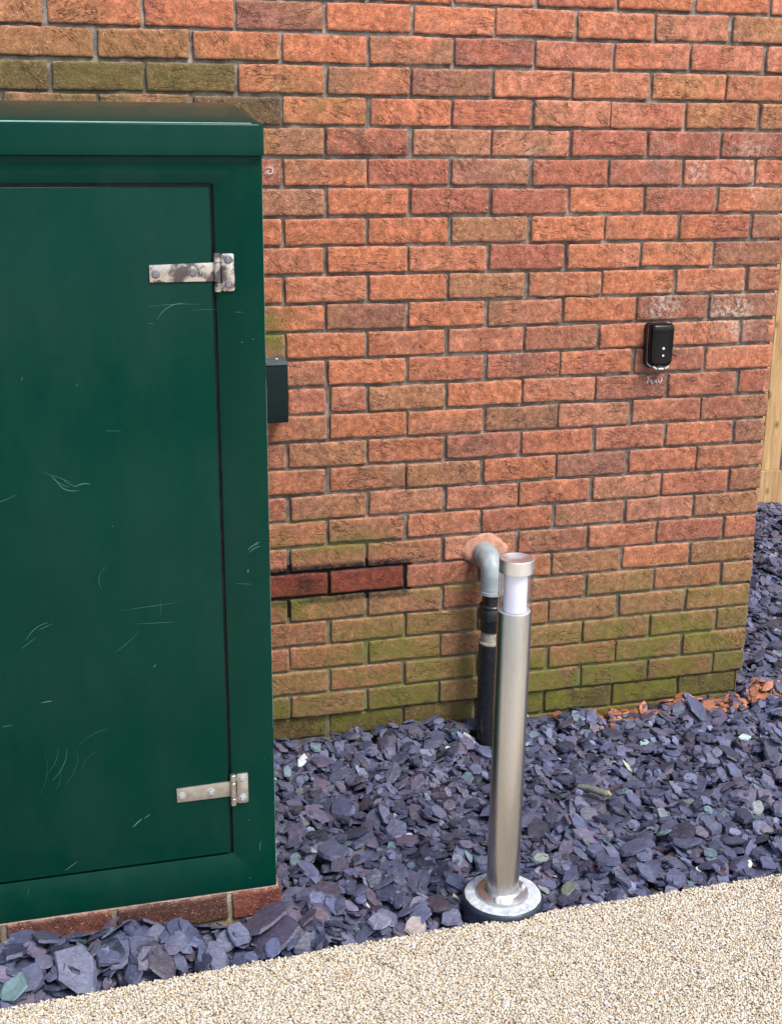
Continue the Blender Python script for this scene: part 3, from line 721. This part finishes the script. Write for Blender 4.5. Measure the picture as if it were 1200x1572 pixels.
# ------------------------------------------------------------------ key safe
ks = empty('key_safe', (1.078, 0, 1.115), 'glossy black key safe with two white dots mounted on the brick wall', 'key safe')
def safe_out(s=1., top=0.062, bot=-.062, w=.0375):
    o = []
    w = w*s; t = top*s; b = bot*s
    for cx_, cz_, a0 in ((w-.012, t-.012, 0), (-w+.012, t-.012, 90)):
        for k in range(7): a = math.radians(a0+90*k/6); o.append((cx_+.012*math.cos(a), cz_+.012*math.sin(a)))
    o += [(-w*.99, 0), (-w*.96, b+.018), (-w*.90, b+.009), (-w*.62, b+.001), (w*.62, b+.001), (w*.90, b+.009), (w*.96, b+.018), (w*.99, 0)]
    return o
def loft(rings, cap0=True, cap1=True):
    bm = bmesh.new(); R = [[bm.verts.new(p) for p in r] for r in rings]; n = len(R[0])
    for a, b in zip(R[:-1], R[1:]):
        for i in range(n): j = (i+1) % n; bm.faces.new((a[i], b[i], b[j], a[j]))
    if cap0: bm.faces.new(R[0])
    if cap1: bm.faces.new(R[-1][::-1])
    return bm
def sring(f, y, dz=0.): return [(x*f, y, z*(1-(1-f)*.55)+dz) for x, z in safe_out()]
bm = loft([sring(1.06, .004), sring(1.06, -.012), sring(1.045, -.0165), sring(1.0, -.0175)]); bm_obj('back_case', bm, M_safeback, ks)
bm = loft([sring(.975, -.0176), sring(.985, -.019), sring(.975, -.0215), sring(.93, -.0222)]); bm_obj('silver_trim', bm, M_silver, ks)
bm = loft([sring(.99, -.0205, .0035), sring(1.0, -.024, .0035), sring(.985, -.031, .003), sring(.93, -.0375, .003), sring(.82, -.0415, .003), sring(.6, -.0432, .003), sring(.3, -.0438, .003)])
cov = bm_obj('front_cover', bm, M_safe, ks, angle=60)
for z, r in ((-.004, .0036), (-.0245, .0030)):
    bm = bmesh.new(); add_lathe(bm, [(r, 0), (r, .0012), (r*.8, .0018), (0, .002)], 20, Matrix.Translation((.002, -.0432, z)) @ Matrix.Rotation(math.radians(90), 4, 'X'))
    bm_obj('button', bm, M_whitedot, ks)
for x0, x1, sk in ((-.0235, -.0125, -1), (-.0075, .0085, 0), (.0135, .0245, 1)):
    bm = bmesh.new(); zb = -.0650
    add_prism(bm, [(x0, zb+(.0065 if sk < 0 else 0)), (x1, zb+(.0065 if sk > 0 else 0)), (x1, zb+.0042+(.0065 if sk > 0 else 0)), (x0, zb+.0042+(.0065 if sk < 0 else 0))], -.0405, -.018, .0008)
    bm_obj('silver_grip', bm, M_silver, ks)

# ------------------------------------------------------------------ waste pipe
wp = empty('waste_pipe', (.5655, -.088, -.05), 'grey elbow and black waste pipe running from wall patch down into slate', 'pipe')
PX, PY = .5700, -.088
def wl(bm): bmesh.ops.transform(bm, matrix=Matrix.Translation((-.5655, .088, .05)), verts=bm.verts)
def seg(name, prof, mat):
    bm = bmesh.new(); add_lathe(bm, prof, 48, Matrix.Translation((PX, PY, 0))); wl(bm); return bm_obj(name, bm, mat, wp, 30)
bm = bmesh.new()
pts = [(PX, .012, .528), (PX, -.032, .528)]
for k in range(9):
    a = math.radians(90*k/8); pts.append((PX, -.040-.048*math.sin(a), .482+.046*math.cos(a)))
pts += [(PX, PY, .455)]
add_tube(bm, pts, .0325, 40)
add_tube(bm, [(PX, -.0325, .528), (PX, -.0405, .5275)], .0342, 40)
wl(bm); el = bm_obj('elbow', bm, M_grey, wp, 40)
seg('socket', [(.0320, .458), (.0325, .456), (.0325, .441), (.0345, .440), (.0345, .431), (.030, .430), (.0265, .4295)], M_grey)
seg('upper_pipe', [(.0265, .432), (.0268, .39), (.0268, .37)], M_black)
seg('coupling', [(.0268, .400), (.0328, .399), (.0350, .396), (.0350, .390), (.0325, .388), (.0345, .385), (.0358, .378), (.0358, .357), (.0325, .352), (.0312, .349), (.0312, .320), (.0300, .317), (.027, .3165)], M_black)
seg('collar', [(.0265, .319), (.0268, .318), (.0270, .285), (.0270, .275)], M_greyd)
seg('rim', [(.027, .2850), (.0318, .2845), (.0328, .2815), (.0325, .279), (.0322, .278)], M_greyd)
seg('lower_pipe', [(.0316, .2785), (.0325, .277), (.0328, .10), (.0335, -.05), (.0335, -.09)], M_black)

# ------------------------------------------------------------------ bollard light
bl = empty('bollard_light', (BX, BY, -.045), 'stainless steel bollard light with white lamp under a round cap', 'bollard light', (0, math.radians(.30), 0))
def bseg(name, prof, mat, closed=False, seg_=96, angle=30):
    bm = bmesh.new(); add_lathe(bm, prof, seg_, Matrix.Translation((0, 0, .03)), closed); return bm_obj(name, bm, mat, bl, angle)
bseg('post', [(.0372, .030), (.0372, 0.7245), (.0366, 0.7260), (.0345, 0.7260), (.0345, .70)], M_steel)
bseg('cap', [(.0340, 0.8150), (.0362, 0.8150), (.0374, 0.8158), (.0374, 0.8440), (.0367, 0.8452), (.0345, 0.8455), (.030, 0.8438), (.020, 0.8390), (.010, 0.8366), (0, 0.8360)], simple('polished_steel', (.78, .77, .76), .42, metal=1., var=.05), angle=22)
bseg('lamp_glass', [(.0318, 0.7262), (.0371, 0.7262), (.0371, 0.8148), (.0318, 0.8148)], mat_glass(), closed=True)
bseg('diffuser', [(0, 0.7265), (.0245, 0.7265), (.0252, 0.7290), (.0252, 0.8140), (0, 0.8140)], M_diff)
bseg('lamp_seat', [(.0344, 0.7230), (.034, 0.7266), (.026, 0.7255), (0, 0.7253)], simple('clear_white_plastic', (.62, .60, .60), .25))
bseg('flange', [(.0373, .052), (.0385, .044), (.043, .040), (.0545, .0385), (.0590, .0368), (.0605, .0335), (.0605, .0290)], simple('satin_steel', (.58, .57, .56), .42, metal=1., var=.08))
for a in (-125, -5, 115):
    bm = bmesh.new(); ra = math.radians(a)
    T = Matrix.Translation((.0500*math.cos(ra), .0500*math.sin(ra), .0686))
    add_lathe(bm, [(.0062, 0), (.0062, .0035), (.005, .0042), (.0048, .0065), (.0030, .0095), (0, .0104)], 16, T); bm_obj('nut', bm, M_boltb, bl)
# base set in the slate: cement-filled plastic ring
bm = bmesh.new()
n = 96; rings = []
for r, z in ((0, .0885), (.055, .0888), (.080, .0888), (.0872, .0878), (.0885, .086)):
    rg = []
    for i in range(n):
        a = 2*math.pi*i/n; rr = r*(1+(.035*(float(fbm(math.cos(a)*6, math.sin(a)*6, 8))-.5) if r > .06 else 0))
        rg.append(bm.verts.new((rr*math.cos(a), rr*math.sin(a), z)) if r else None)
    rings.append(rg)
c = bm.verts.new((0, 0, .0885))
for i in range(n): bm.faces.new((c, rings[1][i], rings[1][(i+1) % n]))
for a, b in zip(rings[1:-1], rings[2:]):
    for i in range(n): j = (i+1) % n; bm.faces.new((a[i], b[i], b[j], a[j]))
bmesh.ops.transform(bm, matrix=Matrix.Translation((.001, -.001, -.030)), verts=bm.verts); bm_obj('cement_pad', bm, M_cement, bl, 50)
bm = bmesh.new(); add_lathe(bm, [(.083, .080), (.0860, .0868), (.0890, .0872), (.0925, .084), (.0942, .079), (.0947, .040), (.0947, .0)], 96, Matrix.Translation((.001, -.001, -.030))); bm_obj('base_ring', bm, M_bluering, bl, 40)

# ------------------------------------------------------------------ fence beyond the corner
FY = 1.945
fn = empty('timber_fence', (2.9, FY, -.05), 'pale timber close board fence beyond the corner of the brick wall', 'fence')
def wood(name, boxes, sd):
    bm = bmesh.new()
    for lo, hi, bev in boxes: add_box(bm, lo, hi, bev, 1)
    bmesh.ops.transform(bm, matrix=Matrix.Translation((-2.9, -FY, .05)), verts=bm.verts)
    o = bm_obj(name, bm, M_wood, fn); at = o.data.attributes.new('par', 'FLOAT_COLOR', 'POINT')
    at.data.foreach_set('color', np.tile([sd*.37 % 3, sd*.9 % 2, sd*.61 % 5, 1.], len(o.data.vertices)).astype(np.float32)); return o
wood('gravel_board', [((1.60, FY-.012, -.06), (4.6, FY+.012, .1435), .003)], 3)
x = 1.60; k = 0; ws = []
x = 2.762-.105*11
while x < 4.6:
    wv = .098; tz = .1440
    wood('board', [((x, FY-.010-(k % 2)*.006, tz), (x+wv, FY+.002-(k % 2)*.006, 1.75+random.uniform(-.004, .004)), .002)], k+11); x += .1052; k += 1
wood('rail', [((1.6, FY+.005, .45), (4.6, FY+.045, .52), .003)], 51); wood('rail', [((1.6, FY+.005, 1.35), (4.6, FY+.045, 1.42), .003)], 52)
wood('post', [((3.5, FY+.046, -.05), (3.6, FY+.14, 1.7), .003)], 61)

# ------------------------------------------------------------------ slate chippings
def slates():
    res = .006; gx0, gy0 = -2.1, -1.05; nx, ny = int(5.6/res), int(3.1/res)
    H = np.full((ny, nx), -.052)
    yy, xx = np.mgrid[0:ny, 0:nx]; wx = gx0+(xx+.5)*res; wy = gy0+(yy+.5)*res
    H += (fbm(wx*3, wy*3, 3, 3)-.5)*.022
    H += .020*np.exp(-((wx-.42)/.25)**2-((wy+.02)/.09)**2)              # heaped against the wall left of the pipe
    H += -.012*np.exp(-((wy+.0)/.07)**2)*(wx > .65)*(wx < 1.5)
    H += .014*np.exp(-((wy+.86)/.08)**2)*(wx < -.1)
    H += .012*(wx > 1.5)
    H += .024*np.exp(-((wy+.0)/.16)**2)*(wx < 1.7) + .012*np.exp(-((wy+.0)/.10)**2)*(wx < .35)
    N1, N2 = 25500, 12500
    lst = []
    # beds of chips, small first then larger on top
    def region(n):
        x = np.concatenate([RNG.uniform(-1.55, 3.1, n), RNG.uniform(1.44, 3.5, int(n*.62))]); y = np.concatenate([RNG.uniform(-1.0, .0, n), RNG.uniform(0, 1.93, int(n*.62))])
        return x, y
    x, y = region(27000); n = len(x)
    Ls = np.exp(RNG.normal(math.log(.0262), .42, n)); Ls = np.clip(Ls, .012, .075)
    front = np.clip((-y-.72)/.22, 0, 1)*np.clip((.25-x)/.4, 0, 1)
    Ls *= 1+.30*front; Ls *= 1 + .18*np.clip(-y-.3, 0, 1)
    Ls[:] = np.where(RNG.random(n) < front*.22, Ls*1.25, Ls)
    order = np.argsort(RNG.random(n) + .15*Ls/.05); x, y, Ls = x[order], y[order], Ls[order]
    keep = ~((x < -.20) & (y > -.81)); keep &= ~((x+.0 - .5655)**2+(y+.088)**2 < (.036+Ls*.3)**2); keep &= ~((x-BX)**2+(y-BY)**2 < (.093+Ls*.30)**2)
    keep &= (y-.42*Ls > edge_y(x)-.002); keep &= ~((x > -.2) & (x < XR) & (y > -.25*Ls))
    keep &= ~((x < -.15) & (x > -1.3) & (y > -.826-.30*Ls) & (y < -.2)); keep &= (x > -1.5)
    x, y, Ls = x[keep], y[keep], Ls[keep]; n = len(x)
    K = 9
    pal = .80*np.array([[.93, .985, 1.13]])*np.array([(.088, .094, .150), (.110, .114, .172), (.056, .060, .098), (.112, .092, .130), (.092, .070, .092), (.165, .172, .235), (.130, .190, .205), (.19, .225, .195), (.060, .060, .088)])
    ci = RNG.choice(len(pal), n, p=[.26, .20, .15, .11, .08, .11, .035, .010, .045])
    C = pal[ci]*RNG.uniform(.45, 1.5, (n, 1)); C = np.where((Ls > .042)[:, None], C*np.minimum(1, .15/C.max(1))[:, None], C); _g = (ci == 6) | (ci == 7); Ls[_g] = np.minimum(Ls[_g], .034)
    pr = np.exp(-((y+.035)/.055)**2)*(x > .93)*(x < 1.75)*.62 + np.exp(-((y+.03)/.03)**2)*(x > .55)*(x < .93)*.25
    pr = np.minimum(pr*1.25, .85)
    isred = RNG.random(n) < pr
    C[isred] = np.array([(.44, .17, .09)])*RNG.uniform(.5, 1.25, (isred.sum(), 1))
    rare = RNG.random(n); C[rare < .0035] = (.62, .62, .54); C[(rare > .0035) & (rare < .006)] = (.27, .13, .035); Ls[rare < .006] = np.minimum(Ls[rare < .006], .019)
    Ls[isred] = np.minimum(Ls[isred]*1.1, .042)
    # chosen stones seen in the photograph
    sp = [(.005, -.133, .036, (.52, .60, .62)), (.0, -.20, .05, (.12, .115, .16)), (.487, -.905, .050, (.16, .185, .15)), (.486, -.745, .045, (.24, .30, .27)), (.225, -.60, .040, (.20, .27, .27)), (.20, -.55, .024, (.42, .52, .55)),
          (.1, -1.0+.04, .055, (.2, .17, .16)), (-.33, -.90, .048, (.115, .09, .125)), (-.11, -.93, .048, (.11, .085, .11)), (-.47, -.91, .062, (.11, .115, .175)), (-.76, -.985, .055, (.12, .19, .20)), (-.60, -.93, .05, (.10, .10, .15)),
          (.39, -.955, .042, (.13, .12, .17)), (-.02, -.82, .045, (.14, .145, .22)), (.02, -.94, .05, (.15, .15, .21)), (-.70, -.95, .05, (.12, .12, .18)), (1.02, -.10, .038, (.17, .18, .27)), (.70, -.05, .035, (.25, .32, .30)),
          (.50, -.12, .04, (.30, .38, .36)), (.9, -.35, .030, (.34, .37, .27)), (1.0, -.25, .03, (.36, .50, .50)), (.83, -.72, .04, (.16, .27, .28)), (1.3, -.3, .035, (.38, .50, .52))]
    x = np.concatenate([x, [s[0] for s in sp]]); y = np.concatenate([y, [s[1] for s in sp]]); Ls = np.concatenate([Ls, [s[2] for s in sp]]); C = np.concatenate([C, [s[3] for s in sp]]); n = len(x)
    ratio = RNG.uniform(.52, 1., n); th = np.clip(Ls*RNG.uniform(.08, .19, n), .0026, .0090); rot = RNG.uniform(0, 2*math.pi, n)
    ang = (np.arange(K)[None]+RNG.uniform(-.36, .36, (n, K)))*2*math.pi/K
    rad = 1-np.abs(RNG.normal(0, .11, (n, K))); _a0 = RNG.uniform(0, 1.57, (n, 1)); rad = np.clip(rad, .72, 1.02)*(np.abs(np.cos(ang+_a0))**3.2+np.abs(np.sin(ang+_a0))**3.2)**(-1/3.2)*.95
    px = np.cos(ang)*rad*Ls[:, None]*.56; py = np.sin(ang)*rad*(Ls*ratio)[:, None]*.56
    c, s = np.cos(rot)[:, None], np.sin(rot)[:, None]; qx, qy = px*c-py*s, px*s+py*c
    flip = RNG.normal(0, 1, (n, 2)); steep = RNG.random(n)
    OUT = np.zeros((n, 2*K+1, 3)); noise_top = RNG.normal(0, 1, (n, K+1))
    for i in range(n):
        r = Ls[i]*.5; i0 = max(0, int((x[i]-r-gx0)/res)); i1 = min(nx, int((x[i]+r-gx0)/res)+1); j0 = max(0, int((y[i]-r-gy0)/res)); j1 = min(ny, int((y[i]+r-gy0)/res)+1)
        sub = H[j0:j1, i0:i1]
        if sub.size == 0: continue
        dx = gx0+(np.arange(i0, i1)+.5)*res-x[i]; dy = gy0+(np.arange(j0, j1)+.5)*res-y[i]
        u = dx[None]*c[i, 0]+dy[:, None]*s[i, 0]; v = -dx[None]*s[i, 0]+dy[:, None]*c[i, 0]
        msk = (u/(Ls[i]*.5))**2+(v/(Ls[i]*ratio[i]*.5))**2 < 1
        if msk.sum() < 2: msk[:] = True
        h = sub[msk]; DX = np.broadcast_to(dx[None], sub.shape)[msk]; DY = np.broadcast_to(dy[:, None], sub.shape)[msk]
        hm = h.mean(); vx = (DX*DX).sum()+1e-5; vy = (DY*DY).sum()+1e-5
        a = float(((h-hm)*DX).sum()/vx); b = float(((h-hm)*DY).sum()/vy)
        a = max(-.5, min(.5, a*.85)) + flip[i, 0]*(.10 if steep[i] < .93 else .38); b = max(-.5, min(.5, b*.85)) + flip[i, 1]*(.10 if steep[i] < .93 else .38)
        pl_ = a*DX+b*DY; resid = h-pl_
        z0 = np.quantile(resid, .80)+th[i]*.42
        cap = .006 if not (x[i] < -.1 and y[i] < -.8) else .018
        if x[i] > .3 and x[i] < .56 and y[i] > -.12: cap = .035
        if z0 > cap+.02: z0 = cap+.02
        top = z0 + pl_ + th[i]*.5
        sub[msk] = np.maximum(sub[msk], top*.75+.25*(z0+th[i]*.5))
        Z = z0 + a*qx[i]+b*qy[i]
        OUT[i, :K, 0] = x[i]+qx[i]-a*th[i]*.5; OUT[i, :K, 1] = y[i]+qy[i]-b*th[i]*.5; OUT[i, :K, 2] = Z-th[i]*.5
        f = .90
        OUT[i, K:2*K, 0] = x[i]+qx[i]*f; OUT[i, K:2*K, 1] = y[i]+qy[i]*f; OUT[i, K:2*K, 2] = z0+(a*qx[i]+b*qy[i])*f+th[i]*.5+noise_top[i, :K]*th[i]*.08
        OUT[i, 2*K] = (x[i], y[i], z0+th[i]*(.58+noise_top[i, K]*.05))
    ar = np.arange(K); nxt = (ar+1) % K
    q = np.stack([ar, nxt, nxt+K, ar+K], 1); t = np.stack([ar+K, nxt+K, np.full(K, 2*K)], 1); base = (np.arange(n)*(2*K+1))[:, None, None]
    V = OUT.reshape(-1, 3); P = np.zeros((n, 4)); P[:, 0] = RNG.random(n)
    me = np_mesh('slate_chippings', V, [(q[None]+base).reshape(-1, 4), (t[None]+base).reshape(-1, 3)], {'col1': np.repeat(C, 2*K+1, 0), 'par': np.repeat(P, 2*K+1, 0)}, smooth=False)
    return link('slate_chippings', me, M_slate)
o = slates(); tag(o, 'blue and purple slate chippings covering the bed between wall and path', 'slate chippings', kind='stuff')

# twig on the slate
tw = empty('twig', (.715, -.535, .02), 'short greenish broken twig lying on the slate chippings', 'twig', (0, 0, math.radians(-42)))
bm = bmesh.new(); add_tube(bm, [(-.045, 0, 0), (-.02, .002, .002), (.01, 0, .001), (.034, -.002, 0)], [.006, .009, .0095, .009], 12); bm_obj('bark', bm, M_twig, tw)
bm = bmesh.new(); add_tube(bm, [(.033, -.002, 0), (.040, -.001, .003), (.048, -.004, 0)], [.0085, .0075, .003], 9); bm_obj('broken_end', bm, M_twigend, tw)
